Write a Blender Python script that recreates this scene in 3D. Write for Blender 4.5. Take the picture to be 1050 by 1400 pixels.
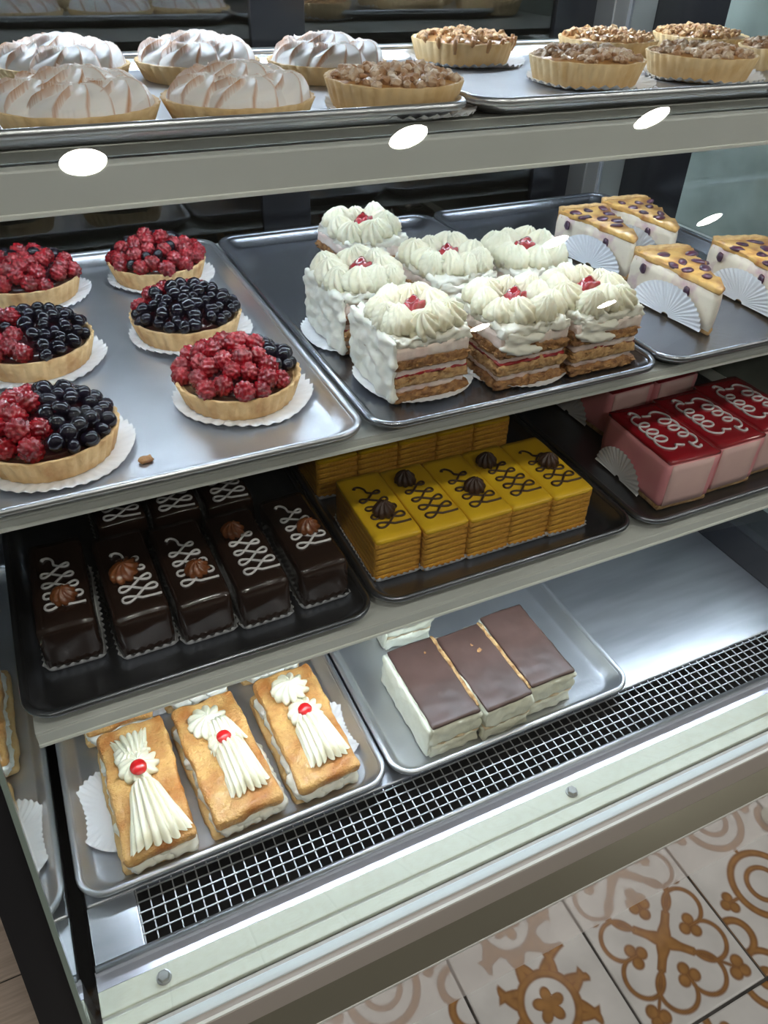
import bpy, bmesh, math, random
from mathutils import Vector, Matrix, noise
PI = math.pi
ZO = 1.2                      # camera height above the floor; heights below are given relative to the camera
D = bpy.data
for o in list(D.objects): D.objects.remove(o, do_unlink=True)
S = bpy.context.scene
C = S.collection

# ------------------------------------------------------------------ camera
F_PX = 1034.14
yaw, pitch, roll = 0.459575, 0.664878, -0.0343666
fw = Vector((math.sin(yaw)*math.cos(pitch), math.cos(yaw)*math.cos(pitch), -math.sin(pitch)))
rt = Vector((math.cos(yaw), -math.sin(yaw), 0))
dn = fw.cross(rt)
r2 = rt*math.cos(roll)+dn*math.sin(roll); d2 = dn*math.cos(roll)-rt*math.sin(roll)
cam = D.objects.new('camera', D.cameras.new('camera')); C.objects.link(cam)
M = Matrix((r2, -d2, -fw)).transposed().to_4x4(); M.translation = Vector((0, 0, ZO))
cam.matrix_world = M
cam.data.sensor_fit = 'VERTICAL'; cam.data.sensor_height = 24.0
cam.data.lens = F_PX/1400*24.0
cam.data.clip_start = 0.01
S.camera = cam

# ------------------------------------------------------------------ world and exposure
w = D.worlds.new('world'); S.world = w; w.use_nodes = True
w.node_tree.nodes['Background'].inputs[0].default_value = (0.75, 0.8, 0.85, 1)
w.node_tree.nodes['Background'].inputs[1].default_value = 0.05
S.view_settings.view_transform = 'Standard'; S.view_settings.look = 'None'
S.view_settings.gamma = 1; S.view_settings.use_curve_mapping = False
S.view_settings.exposure = 0.22
DOWNLIGHT = 96.0
LED = {'top': 175.0, 'upper': 74.0, 'rear': 92.0, 'lower': 105.0}

# ------------------------------------------------------------------ materials
MATS = {}
def mat(name, col, rough=0.5, col2=None, scale=40, metal=0, bump=0, bscale=80, coat=0, spec=0.5, sss=0, emit=0, lo=.35, hi=.65, detail=3, stretch=None, coatr=.08):
    m = D.materials.new(name); m.use_nodes = True; nt = m.node_tree; b = nt.nodes['Principled BSDF']
    b.inputs['Base Color'].default_value = (*col, 1); b.inputs['Roughness'].default_value = rough
    b.inputs['Metallic'].default_value = metal; b.inputs['Specular IOR Level'].default_value = spec
    if coat: b.inputs['Coat Weight'].default_value = coat; b.inputs['Coat Roughness'].default_value = coatr
    if sss:
        b.inputs['Subsurface Weight'].default_value = sss; b.inputs['Subsurface Scale'].default_value = 0.006
        b.inputs['Subsurface Radius'].default_value = (1, .7, .5)
    if emit: b.inputs['Emission Color'].default_value = (*col, 1); b.inputs['Emission Strength'].default_value = emit
    tc = nt.nodes.new('ShaderNodeTexCoord'); src = tc.outputs['Object']
    if stretch:
        mp = nt.nodes.new('ShaderNodeMapping'); mp.inputs['Scale'].default_value = stretch
        nt.links.new(src, mp.inputs[0]); src = mp.outputs[0]
    if col2:
        n = nt.nodes.new('ShaderNodeTexNoise'); n.inputs['Scale'].default_value = scale; n.inputs['Detail'].default_value = detail
        nt.links.new(src, n.inputs['Vector'])
        r = nt.nodes.new('ShaderNodeValToRGB'); r.color_ramp.elements[0].position = lo; r.color_ramp.elements[1].position = hi
        r.color_ramp.elements[0].color = (*col, 1); r.color_ramp.elements[1].color = (*col2, 1)
        nt.links.new(n.outputs['Fac'], r.inputs[0]); nt.links.new(r.outputs[0], b.inputs['Base Color'])
    if bump:
        n = nt.nodes.new('ShaderNodeTexNoise'); n.inputs['Scale'].default_value = bscale; n.inputs['Detail'].default_value = 4
        nt.links.new(src, n.inputs['Vector'])
        bp = nt.nodes.new('ShaderNodeBump'); bp.inputs['Strength'].default_value = bump; bp.inputs['Distance'].default_value = .004
        nt.links.new(n.outputs['Fac'], bp.inputs['Height']); nt.links.new(bp.outputs[0], b.inputs['Normal'])
    MATS[name] = m
    return m
def attr_mat(name, rough, attr='tint', bump=0, bscale=60, coat=0, sss=0):
    m = mat(name, (1, 1, 1), rough, bump=bump, bscale=bscale, coat=coat, sss=sss)
    nt = m.node_tree; a = nt.nodes.new('ShaderNodeAttribute'); a.attribute_name = attr
    nt.links.new(a.outputs['Color'], nt.nodes['Principled BSDF'].inputs['Base Color'])
    return m
def glass_mat(name, tint=(1, 1, 1), base=.04, haze=0, hazecol=(.5, .55, .5)):
    m = D.materials.new(name); m.use_nodes = True; nt = m.node_tree
    nt.nodes.remove(nt.nodes['Principled BSDF']); out = nt.nodes['Material Output']
    N = nt.nodes.new; L = nt.links.new
    g = N('ShaderNodeNewGeometry'); d = N('ShaderNodeVectorMath'); d.operation = 'DOT_PRODUCT'
    L(g.outputs['Incoming'], d.inputs[0]); L(g.outputs['Normal'], d.inputs[1])
    def mth(op, a, b=None):
        n = N('ShaderNodeMath'); n.operation = op
        for i, v in enumerate((a, b)):
            if v is None: continue
            if isinstance(v, (int, float)): n.inputs[i].default_value = v
            else: L(v, n.inputs[i])
        return n.outputs[0]
    c = mth('ABSOLUTE', d.outputs['Value']); k = mth('POWER', mth('SUBTRACT', 1.0, c), 5.0)
    f = mth('ADD', base, mth('MULTIPLY', k, 1-base))
    t = N('ShaderNodeBsdfTransparent'); t.inputs[0].default_value = (*tint, 1)
    gl = N('ShaderNodeBsdfGlossy'); gl.inputs['Roughness'].default_value = 0.0
    gl.inputs['Color'].default_value = (1, 1, 1, 1)
    body = t.outputs[0]
    if haze:
        df = N('ShaderNodeBsdfDiffuse'); df.inputs[0].default_value = (*hazecol, 1)
        n = N('ShaderNodeTexNoise'); n.inputs['Scale'].default_value = 14; n.inputs['Detail'].default_value = 6
        tc = N('ShaderNodeTexCoord'); L(tc.outputs['Object'], n.inputs['Vector'])
        hz = mth('MULTIPLY', mth('ADD', n.outputs['Fac'], .3), haze)
        mx0 = N('ShaderNodeMixShader'); L(hz, mx0.inputs[0]); L(body, mx0.inputs[1]); L(df.outputs[0], mx0.inputs[2]); body = mx0.outputs[0]
    mx = N('ShaderNodeMixShader'); L(f, mx.inputs[0]); L(body, mx.inputs[1]); L(gl.outputs[0], mx.inputs[2])
    L(mx.outputs[0], out.inputs[0]); MATS[name] = m
    return m

mat('alu', (.66, .67, .70), .33, (.54, .55, .58), 9, metal=.92, bump=.05, bscale=220)
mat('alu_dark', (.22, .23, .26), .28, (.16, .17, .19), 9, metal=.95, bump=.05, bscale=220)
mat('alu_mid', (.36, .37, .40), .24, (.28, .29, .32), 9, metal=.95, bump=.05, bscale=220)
mat('steel', (.62, .63, .66), .34, (.48, .49, .52), 6, metal=.95, bump=.04, bscale=200, stretch=(1, 6, 1))
mat('steel_strip', (.60, .60, .68), .25, metal=.45)
mat('wire', (.42, .42, .42), .45, metal=.7)
mat('satin', (.34, .34, .31), .35, (.38, .38, .35), 4, metal=.5)
mat('fascia', (.60, .61, .58), .35, (.54, .55, .52), 5, spec=.5)
mat('fascia_lip', (.72, .73, .68), .4)
mat('cream_plastic', (.62, .64, .54), .45, (.56, .58, .48), 5)
mat('rail_white', (.62, .68, .69), .4)
mat('taupe', (.42, .38, .345), .5)
mat('band_steel', (.72, .68, .54), .22, (.66, .62, .48), 2, metal=.85, stretch=(1, 1, 8))
mat('black', (.012, .012, .014), .4)
mat('black_gloss', (.012, .012, .014), .2)
mat('gap_dark', (.02, .02, .02), .7)  # black that puts the darkness of open gaps into the colour
mat('post', (.30, .28, .26), .35, metal=.7)
mat('dark_door', (.022, .022, .02), .3)
mat('room_dark', (.42, .40, .37), .7)
mat('ceiling_paint', (.55, .54, .50), .8)
mat('back_room', (.05, .05, .046), .7)
mat('grout', (.045, .043, .042), .9, (.09, .085, .08), 60)
mat('wood', (.50, .40, .32), .5, (.64, .53, .44), 5, stretch=(3, 40, 3), bump=.1)
mat('led_white', (.80, .88, 1.0), .5, emit=1)
mat('paper', (.82, .82, .84), .75, bump=.05)
mat('crust', (.72, .48, .23), .6, (.46, .22, .07), 48, bump=.35, bscale=160, lo=.45, hi=.78, detail=5)
mat('crust_pale', (.74, .53, .28), .65, (.62, .38, .15), 45, bump=.25, bscale=160, lo=.42, hi=.75)
mat('custard', (.62, .40, .16), .4, coat=.4)
mat('raspberry', (.36, .006, .014), .14, (.15, .003, .007), 70, coat=.3, coatr=.04)
mat('blueberry', (.004, .003, .006), .1, (.010, .007, .016), 120)
mat('glaze', (.045, .005, .009), .15, coat=.8)
attr_mat('meringue', .45, sss=.15)
mat('nut', (.34, .15, .055), .5, (.72, .45, .21), 120, bump=.4, bscale=300, lo=.35, hi=.6, coat=.25)
mat('nut_sugar', (.42, .21, .09), .55, (.82, .68, .52), 70, bump=.4, bscale=300, lo=.38, hi=.66)
mat('nut_base', (.52, .27, .09), .35, (.36, .16, .05), 60, coat=.4)
mat('cream', (.80, .75, .58), .45, (.76, .70, .50), 60, bump=.06, bscale=200, sss=.15)
mat('cream_white', (.80, .77, .68), .5, (.74, .71, .60), 50, bump=.12, bscale=140, sss=.1)
mat('cream_pink', (.80, .60, .52), .55, (.78, .68, .60), 50, bump=.2, bscale=140)
mat('puff', (.44, .225, .08), .6, (.17, .062, .018), 150, bump=.8, bscale=260, lo=.36, hi=.66)
mat('puff_pale', (.56, .34, .145), .6, (.30, .14, .045), 150, bump=.8, bscale=260, lo=.38, hi=.68)
mat('puff_gold', (.70, .40, .13), .42, (.44, .15, .025), 42, bump=.7, bscale=300, coat=.25, lo=.38, hi=.70, detail=6, coatr=.2)
mat('puff_under', (.70, .46, .19), .6, (.56, .32, .11), 50, bump=.4, bscale=240)
mat('jam', (.36, .012, .018), .18, (.22, .006, .01), 90, coat=.8)
mat('cherry', (.62, .012, .014), .16, (.50, .01, .012), 60, coat=.8)
mat('choc_glaze', (.018, .0085, .006), .22, (.026, .012, .008), 10, bump=.03, bscale=25, coat=.35)
mat('icing_white', (.72, .70, .72), .4)
mat('caramel', (.23, .07, .018), .2, (.14, .04, .012), 90, coat=.6)
mat('yellow_glaze', (.80, .50, .02), .3, (.72, .42, .016), 20, coat=.3)
mat('yellow_cake', (.68, .36, .035), .7, (.56, .26, .024), 50, bump=.4, bscale=300)
mat('yellow_dark', (.42, .19, .022), .7, (.52, .26, .03), 50, bump=.3, bscale=300)
mat('choc_pipe', (.045, .018, .008), .4)
mat('pink_mousse', (.84, .36, .38), .5, (.80, .31, .34), 30, bump=.03)
mat('pink_cut', (.70, .46, .44), .6, (.76, .52, .48), 25, bump=.06)
mat('red_jelly', (.34, .006, .016), .14, (.28, .004, .012), 12, coat=.8)
mat('biscuit', (.42, .22, .08), .8, (.62, .42, .22), 160, bump=.6, bscale=400)
mat('choc_top', (.092, .050, .040), .42, (.060, .030, .022), 18, bump=.10, bscale=30)
mat('slice_cream', (.74, .73, .60), .6, (.66, .64, .50), 40, bump=.35, bscale=120)
mat('slice_sponge', (.62, .46, .27), .75, (.70, .56, .36), 120, bump=.5, bscale=260)
mat('cheese', (.76, .66, .52), .55, (.50, .28, .34), 45, bump=.2, lo=.5, hi=.75)
mat('cheese_top', (.74, .44, .13), .4, (.36, .12, .03), 55, coat=.3, bump=.3, bscale=120, lo=.4, hi=.72)
mat('cheese_crust', (.46, .25, .09), .75, (.60, .38, .16), 140, bump=.5, bscale=300)
mat('purple_berry', (.10, .012, .03), .3, (.03, .012, .04), 100, coat=.4)
attr_mat('tile_print', .32, bump=.05, bscale=40)
mat('bolt', (.38, .38, .36), .35, metal=.9)
mat('mirror', (.72, .76, .76), .015, metal=1)
mat('kick_gloss', (.82, .77, .75), .06, spec=1.0, coat=1.0, coatr=.02)
_kb = MATS['kick_gloss'].node_tree.nodes['Principled BSDF']; _kb.inputs['IOR'].default_value = 2.3; _kb.inputs['Coat IOR'].default_value = 2.2
mat('edge_glass', (.20, .25, .22), .1, spec=.8)
glass_mat('front_glass', (.985, .995, .985), .045)
glass_mat('door_glass', (.5, .52, .5), .09)
glass_mat('hazy_glass', (.4, .45, .4), .06, haze=.75, hazecol=(.33, .38, .345))

# ------------------------------------------------------------------ mesh helpers
def mesh(name, V, Fc, m, smooth=True, tint=None):
    me = D.meshes.new(name); me.from_pydata([tuple(v) for v in V], [], Fc)
    me.materials.append(MATS[m])
    if smooth: me.polygons.foreach_set('use_smooth', [True]*len(me.polygons))
    if tint:
        a = me.color_attributes.new('tint', 'FLOAT_COLOR', 'POINT')
        a.data.foreach_set('color', [c for t in tint for c in (*t, 1.0)])
    me.update()
    return me
def from_bm(bm, name, m, smooth=False):
    me = D.meshes.new(name); bm.to_mesh(me); bm.free(); me.materials.append(MATS[m])
    if smooth: me.polygons.foreach_set('use_smooth', [True]*len(me.polygons))
    return me
def put(name, me, parent=None, loc=(0, 0, 0), rot=(0, 0, 0), sc=1):
    o = D.objects.new(name, me); C.objects.link(o); o.parent = parent
    o.location = loc; o.rotation_euler = rot; o.scale = (sc, sc, sc) if isinstance(sc, (int, float)) else sc
    return o
def tag(o, label, cat, group=None):
    o['label'] = label; o['category'] = cat
    if group: o['group'] = group
    return o
def thing(name, label, cat, loc, rz=0, group=None):
    o = put(name, None, None, (loc[0], loc[1], loc[2]+ZO), (0, 0, rz)); return tag(o, label, cat, group)
def struct(o): o['kind'] = 'structure'; return o
def box_into(bm, x0, x1, y0, y1, z0, z1):
    vs = [bm.verts.new((x, y, z)) for x in (x0, x1) for y in (y0, y1) for z in (z0, z1)]
    for f in ((0, 1, 3, 2), (4, 6, 7, 5), (0, 4, 5, 1), (2, 3, 7, 6), (0, 2, 6, 4), (1, 5, 7, 3)): bm.faces.new([vs[i] for i in f])
def box(name, x0, x1, y0, y1, z0, z1, m, bev=0, seg=2):
    bm = bmesh.new(); box_into(bm, x0, x1, y0, y1, z0, z1)
    if bev: bmesh.ops.bevel(bm, geom=bm.edges[:], offset=bev, segments=seg, affect='EDGES', profile=.5)
    bmesh.ops.recalc_face_normals(bm, faces=bm.faces[:])
    return from_bm(bm, name, m, smooth=False)
def prism(name, prof, x0, x1, m):                       # a (y, z) outline swept along x
    V = [(x0, y, z) for y, z in prof]+[(x1, y, z) for y, z in prof]; n = len(prof)
    Fc = [tuple(range(n))[::-1], tuple(range(n, 2*n))]+[(i, (i+1) % n, n+(i+1) % n, n+i) for i in range(n)]
    me = mesh(name, V, Fc, m, False)
    bm = bmesh.new(); bm.from_mesh(me); bmesh.ops.recalc_face_normals(bm, faces=bm.faces[:]); bm.to_mesh(me); bm.free()
    return me
def softbox(w, d, h, r, n=(8, 10, 5), amp=0, freq=60, seed=0, taper=0, sides=1.0, shear=0):
    """rounded box, origin at the bottom centre; noise pushes the surface, r rounds the edges"""
    V = []; idx = {}; Fc = []
    def vid(i, j, k):
        key = (i, j, k)
        if key in idx: return idx[key]
        p = Vector(((i/n[0]-.5)*w, (j/n[1]-.5)*d, k/n[2]*h))
        q = Vector((max(-w/2+r, min(w/2-r, p.x)), max(-d/2+r, min(d/2-r, p.y)), max(r, min(h-r, p.z))))
        o = p-q
        nn = o.normalized() if o.length > 1e-9 else Vector((0, 0, 1))
        pp = q+nn*r if o.length > 1e-9 else p
        if amp:
            qv = Vector((pp.x*freq+seed*7.1, pp.y*freq, pp.z*freq*1.6)); a = noise.noise(qv)+.5*noise.noise(qv*2.2)+.28*noise.noise(qv*4.7)
            dv = nn*a*amp
            if p.z < 1e-6: dv.z = 0
            pp = pp+dv
        f = 1-taper*pp.z/h
        V.append((pp.x*f+shear*pp.z, pp.y*f, max(0, pp.z))); idx[key] = len(V)-1
        return idx[key]
    def face(fn, a, b, flip):
        for i in range(a):
            for j in range(b):
                q = [vid(*fn(i, j)), vid(*fn(i+1, j)), vid(*fn(i+1, j+1)), vid(*fn(i, j+1))]
                Fc.append(tuple(q[::-1] if flip else q))
    nx, ny, nz = n
    face(lambda i, j: (i, j, nz), nx, ny, False); face(lambda i, j: (i, j, 0), nx, ny, True)
    face(lambda i, j: (i, 0, j), nx, nz, False); face(lambda i, j: (i, ny, j), nx, nz, True)
    face(lambda i, j: (0, i, j), ny, nz, True); face(lambda i, j: (nx, i, j), ny, nz, False)
    return V, Fc
def lathe(prof, n, fn=None):
    V = []; Fc = []
    for k, (r, z) in enumerate(prof):
        for i in range(n):
            a = 2*PI*i/n; rr, zz = fn(r, z, a, k) if fn else (r, z)
            V.append((rr*math.cos(a), rr*math.sin(a), zz))
    for k in range(len(prof)-1):
        for i in range(n):
            j = (i+1) % n; Fc.append((k*n+i, k*n+j, (k+1)*n+j, (k+1)*n+i))
    Fc.append(tuple(range(n))[::-1]); Fc.append(tuple((len(prof)-1)*n+i for i in range(n)))
    return V, Fc
def tube(path, rad, n=6, closed=False):
    V = []; Fc = []; P = [Vector(p) for p in path]; L = len(P); up = Vector((0, 0, 1))
    for k in range(L):
        t = (P[min(k+1, L-1)]-P[max(k-1, 0)])
        if closed: t = P[(k+1) % L]-P[k-1]
        t.normalize(); s = t.cross(up)
        if s.length < 1e-4: s = Vector((1, 0, 0))
        s.normalize(); u = s.cross(t)
        rr = rad[k] if isinstance(rad, list) else rad
        for i in range(n):
            a = 2*PI*i/n; V.append(P[k]+s*math.cos(a)*rr+u*math.sin(a)*rr)
    for k in range(L if closed else L-1):
        for i in range(n):
            j = (i+1) % n; k2 = (k+1) % L
            Fc.append((k*n+i, k*n+j, k2*n+j, k2*n+i))
    if not closed: Fc.append(tuple(range(n))[::-1]); Fc.append(tuple((L-1)*n+i for i in range(n)))
    return V, Fc
def rrect(w, d, r, n=8):
    out = []
    for cx, cy, a0 in ((w/2-r, d/2-r, 0), (-w/2+r, d/2-r, PI/2), (-w/2+r, -d/2+r, PI), (w/2-r, -d/2+r, 1.5*PI)):
        for i in range(n+1):
            a = a0+PI/2*i/n; out.append((cx+r*math.cos(a), cy+r*math.sin(a)))
    return out
def loft(rings, cap0=True, cap1=True):
    n = len(rings[0]); V = [p for r in rings for p in r]; Fc = []
    for k in range(len(rings)-1):
        for i in range(n):
            j = (i+1) % n; Fc.append((k*n+i, k*n+j, (k+1)*n+j, (k+1)*n+i))
    if cap0: Fc.append(tuple(range(n))[::-1])
    if cap1: Fc.append(tuple((len(rings)-1)*n+i for i in range(n)))
    return V, Fc

# ------------------------------------------------------------------ the room
def tile_colour(kind, u, v):
    """flat glaze print of one floor tile; u, v in -1..1"""
    def circ(a, b, r): return math.hypot(u-a, v-b)-r
    def blob(x, y, pts): return min(math.hypot(x-a, y-b)-r for a, b, r in pts)
    d = 9
    if kind == 0:                                            # four hearts round a diagonal cross
        for q in range(4):
            a = (u, v, -u, -v)[q]; b = (v, -u, -v, u)[q]
            lob = min(math.hypot(a-.60, abs(b)-.265)-.28, 9)
            # taper towards the centre
            t = (a-.14)/.46
            if 0 < t < 1: lob = min(lob, abs(b)-(.05+.475*t**.85))
            if a > .60 and abs(b) < .265: lob = max(lob, math.hypot(a-.60, abs(b)-.265)-.28)
            d = min(d, abs(lob)-.032)
            d = min(d, blob(a, abs(b), [(.42, 0, .09), (.55, .09, .09)]))
            if .5 < a < .74: d = min(d, abs(b)-.03)
        s, t = (abs(u)+abs(v))/math.sqrt(2), (abs(u)-abs(v))/math.sqrt(2)
        if s < .42: d = min(d, abs(t)-(.085+.03*math.cos(s*9)))
        if .5 < s < 1.05: d = min(d, abs(t)-.022)
        d = min(d, blob(s, abs(t), [(1.14, 0, .09), (1.03, .085, .095)]))
    elif kind == 1:                                          # sun with flame petals round a flower
        r = math.hypot(u, v); a = math.atan2(v, u)
        ring = max(.35-r, r-.47); d = min(d, ring)
        k = 8; f = ((a+.9*(r-.4))*k/(2*PI)) % 1
        d = min(d, max(.42-r, r-(.50+.42*(1-abs(2*f-1)**1.6)*(.75+.25*math.cos(2*a+.6))), abs(f-.5)*.62*r-.085*(1.3-r)))
        f2 = ((a-.9*(r-.4))*k/(2*PI)+.5) % 1
        d = min(d, max(.42-r, r-.70, abs(f2-.5)*.8*r-.07))
        pr = .13+.11*abs(math.cos(2.5*a+.4)); d = min(d, r-pr)
        s, t = (abs(u)+abs(v))/math.sqrt(2), (abs(u)-abs(v))/math.sqrt(2)
        d = min(d, blob(s, abs(t), [(1.12, 0, .09), (1.24, .09, .09)]))
    else:                                                    # ring with trefoils and curled leaves
        r = math.hypot(u, v); a = math.atan2(v, u)
        d = min(d, abs(r-.50)-.055, abs(r-.26)-.04)
        for q in range(4):
            x = (u, v, -u, -v)[q]; y = (v, -u, -v, u)[q]
            d = min(d, blob(x, abs(y), [(.80, 0, .085), (.70, .08, .085)]))
            d = min(d, max(abs(math.hypot(x-1.0, y-.42)-.24)-.055, .70-x-.1))
            if .55 < x < .72: d = min(d, abs(y)-.025)
        s = (abs(u)+abs(v))/math.sqrt(2); t = (abs(u)-abs(v))/math.sqrt(2)
        d = min(d, abs(math.hypot(s-1.414, t)-.34)-.05, math.hypot(s-1.414, t)-.13)
    g = .5+.5*noise.noise(Vector((u*2.2+kind*5, v*2.2, 1))); g2 = .5+.5*noise.noise(Vector((u*9, v*9, 3+kind)))
    white = Vector((.55, .545, .535))*(.72+.36*g)+Vector((.03, .03, .03))*g2
    brown = Vector((.28, .140, .042))*(.72+.5*g2)
    dark = Vector((.13, .05, .016))
    t = max(0, min(1, (.012-d)/.024))
    e = max(0, min(1, 1-abs(d+.012)/.028))
    c = white*(1-t)+brown*t
    return tuple(c*(1-.65*e)+dark*.65*e)
TS = .207; TX0 = .519; TY0 = .155; GAP = .0045
def tile_mesh(kind, n=130):
    h = (TS-GAP)/2; V = []; Fc = []; T = []
    for i in range(n+1):
        for j in range(n+1):
            u, v = 2*i/n-1, 2*j/n-1
            e = max(abs(u), abs(v)); z = 0 if e < .985 else -.0012*(e-.985)/.015
            V.append((u*h, v*h, z)); T.append(tile_colour(kind, u, v))
    for i in range(n):
        for j in range(n):
            a = i*(n+1)+j; Fc.append((a, a+n+1, a+n+2, a+1))
    base = len(V)
    for x, y in ((-h, -h), (h, -h), (h, h), (-h, h)): V.append((x, y, -.006)); T.append((.3, .28, .25))
    cn = (0, n*(n+1), (n+1)*(n+1)-1, n)
    for q in range(4): Fc.append((cn[q], base+q, base+(q+1) % 4, cn[(q+1) % 4]))
    return mesh('tile_%d' % kind, V, Fc, 'tile_print', True, T)
floor = struct(put('floor', box('floor', -3.2, 8.2, -9, 3.2, -.05, -.006, 'grout')))
tm = [tile_mesh(k) for k in range(3)]
for i in range(-5, 8):
    for j in range(-6, 1 if i < 2 else 7):
        cx, cy = TX0+TS*(i+.5), TY0+TS*(j+.5)
        k = (0, 2, 1)[(i+j*2) % 3]
        if (i, j) == (0, 0): k = 0
        put('tile', tm[k], floor, (cx, cy, 0), (0, 0, (PI/2)*((i*3+j) % 4) if (i, j) != (0, 0) else 0))
pl = box('plank', -.45, .45, -.058, .058, -.006, 0, 'wood', .0015, 1)
for j in range(14):
    for i in range(2):
        put('plank', pl, floor, (-.64-.905*i+(.3 if j % 2 else 0), .43+.119*j, 0))
struct(put('ceiling', box('ceiling', -3.2, 8.2, -9, 3.2, 2.7, 2.8, 'ceiling_paint')))
struct(put('wall_back', box('wall_back', -3.2, 8.2, 3.0, 3.2, 0, 2.7, 'back_room')))
struct(put('wall_front', box('wall_front', -3.2, 8.2, -9, -8.8, 0, 2.7, 'room_dark')))
struct(put('wall_left', box('wall_left', -3.2, -3.0, -8.8, 3.0, 0, 2.7, 'room_dark')))
struct(put('wall_right', box('wall_right', 8.0, 8.2, -8.8, 3.0, 0, 2.7, 'room_dark')))

# ceiling downlights (rows mirrored in front glass, plus an unseen one added for light)
mat('downlight_face', (1.0, .965, .90), .5, emit=DOWNLIGHT)
trimV, trimF = lathe([(.093, 0), (.108, 0), (.108, -.006), (.095, -.010), (.093, -.004)], 40)
trim = mesh('trim_ring', trimV, trimF[:-2], 'cream_plastic')
face = mesh('diffuser', *lathe([(.093, -.003), (.06, -.006), (.02, -.0065)], 40), 'downlight_face')
row_y = ((-.50, .31, range(-1, 4)), (-1.95, .31, range(-1, 4)), (-3.33, .56, range(2, 4)), (-4.95, .74, range(2, 4)))
names = ('unseen first', 'second', 'third', 'fourth')
for q, (y, x0, ks) in enumerate(row_y):
    for k in ks:
        t = thing('ceiling_downlight', 'round recessed ceiling downlight, %s row out from the display case' % names[q], 'ceiling light', (x0+1.47*k, y, 1.5), 0, 'ceiling downlights row %s' % names[q])
        put('trim_ring', trim, t); put('diffuser', face, t)

# ------------------------------------------------------------------ the display case
XL, XR = -.106, .955
LEAN = math.tan(math.radians(23)); GY, GZ = .290, -.762
def gy(z): return GY+LEAN*(z-GZ)
case = thing('display_case', 'refrigerated glass bakery display case with steel deck and mirrored end', 'display case', (0, 0, -ZO))
def part(name, me, parent=case, **k):
    return put(name, me, parent, (0, 0, ZO), **k)
DK = -.757
part('deck', box('deck', -.098, .87, .418, 1.085, DK-.012, DK, 'steel', .002))
part('deck_end_plate', box('deck_end_plate', -.098, -.053, .3605, .4178, DK-.012, DK-.001, 'steel', .001))
# grille
bm = bmesh.new()
x = -.052; k = 0
while x < .868:
    box_into(bm, x-.0006, x+.0006, .3605, .418, DK-.0030, DK-.0018); x += .0117
y = .362
while y < .418:
    box_into(bm, -.053, .868, y-.0006, y+.0006, DK-.0018, DK-.0006); y += .0104
part('grille', from_bm(bm, 'grille', 'wire'))
part('grille_void', box('grille_void', -.1, .87, .362, .60, -.90, -.86, 'black'))  # solid black block, its colour stands for the dark void below the grille
part('front_bar', mesh('front_bar', *tube([(-.098, .3585, DK+.0005), (.868, .3585, DK+.0005)], .0034, 10), 'steel'))
part('steel_strip', prism('steel_strip', [(.3585, DK-.004), (.3585, -.90), (.342, -.90), (.342, -.7640), (.3555, -.76535)], -.1, .87, 'steel_strip'))
part('cream_ledge', box('cream_ledge', -.1, XR, .3195, .3415, -.90, -.7625, 'cream_plastic', .001))
part('ledge_groove', box('ledge_groove', -.1, XR, .3160, .3195, -.90, -.7655, 'fascia'))
part('cream_lip', box('cream_lip', -.1, XR, .3025, .3160, -.90, -.7625, 'cream_plastic', .001))
part('glass_slot', box('glass_slot', -.1, XR, .2962, .3025, -.90, -.7700, 'gap_dark'))
part('glass_rail', box('glass_rail', -.1, XR, .2872, .2962, -.90, -.7625, 'rail_white', .0008))
part('rail_gap', box('rail_gap', -.1, XR, .2815, .2872, -.90, -.7655, 'gap_dark'))  # black strip painted for the shade in the gap before the rail
part('front_trim', box('front_trim', -.1, XR+.03, .2782, .2815, -.805, -.7622, 'fascia_lip', .0006))
part('front_face', box('front_face', -.1, XR+.03, .2778, .30, -.8065, -.7650, 'taupe'))
part('front_band', prism('front_band', [(.2782, -.808), (.30, -.808), (.30, -.845), (.2585, -.829)], -.1, XR+.03, 'band_steel'))
part('band_lip', box('band_lip', -.1, XR+.03, .2575, .318, -.8335, -.829, 'fascia', .001))
part('kick_panel', box('kick_panel', -.13, XR+.03, .318, .335, -1.186, -.90, 'kick_gloss'))
part('plinth', box('plinth', -.13, XR+.03, .3184, .98, -1.2, -1.186, 'kick_gloss'))
put('levelling_foot', mesh('levelling_foot', *lathe([(.018, -1.2), (.018, -1.193), (.007, -1.190), (.007, -1.17)], 20), 'cream_plastic'), case, (.93, .300, ZO))
part('body', box('body', -.13, XR+.03, .345, 1.085, -1.19, -.90, 'black'))
part('deck_side', box('deck_side', .87, .89, .345, 1.085, -.90, -.705, 'black_gloss', .002))
part('deck_side_ledge', box('deck_side_ledge', .89, .958, .345, 1.085, -.90, -.715, 'black', .002))
hexV, hexF = lathe([(.0068, 0), (.0068, .0012), (.0050, .0014), (.0050, .0048), (.0042, .0056)], 24, lambda r, z, a, k: ((r if k < 2 else r*(.5*math.sqrt(3)/math.cos(((a+PI/6) % (PI/3))-PI/6)*1.08)), z))
hexm = mesh('hex_bolt', hexV, hexF, 'bolt', False)
for x in (-.0435, .409, .86):
    o = put('hex_bolt', hexm, case, (x, .3295, ZO-.7625), (0, 0, x*9))
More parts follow.
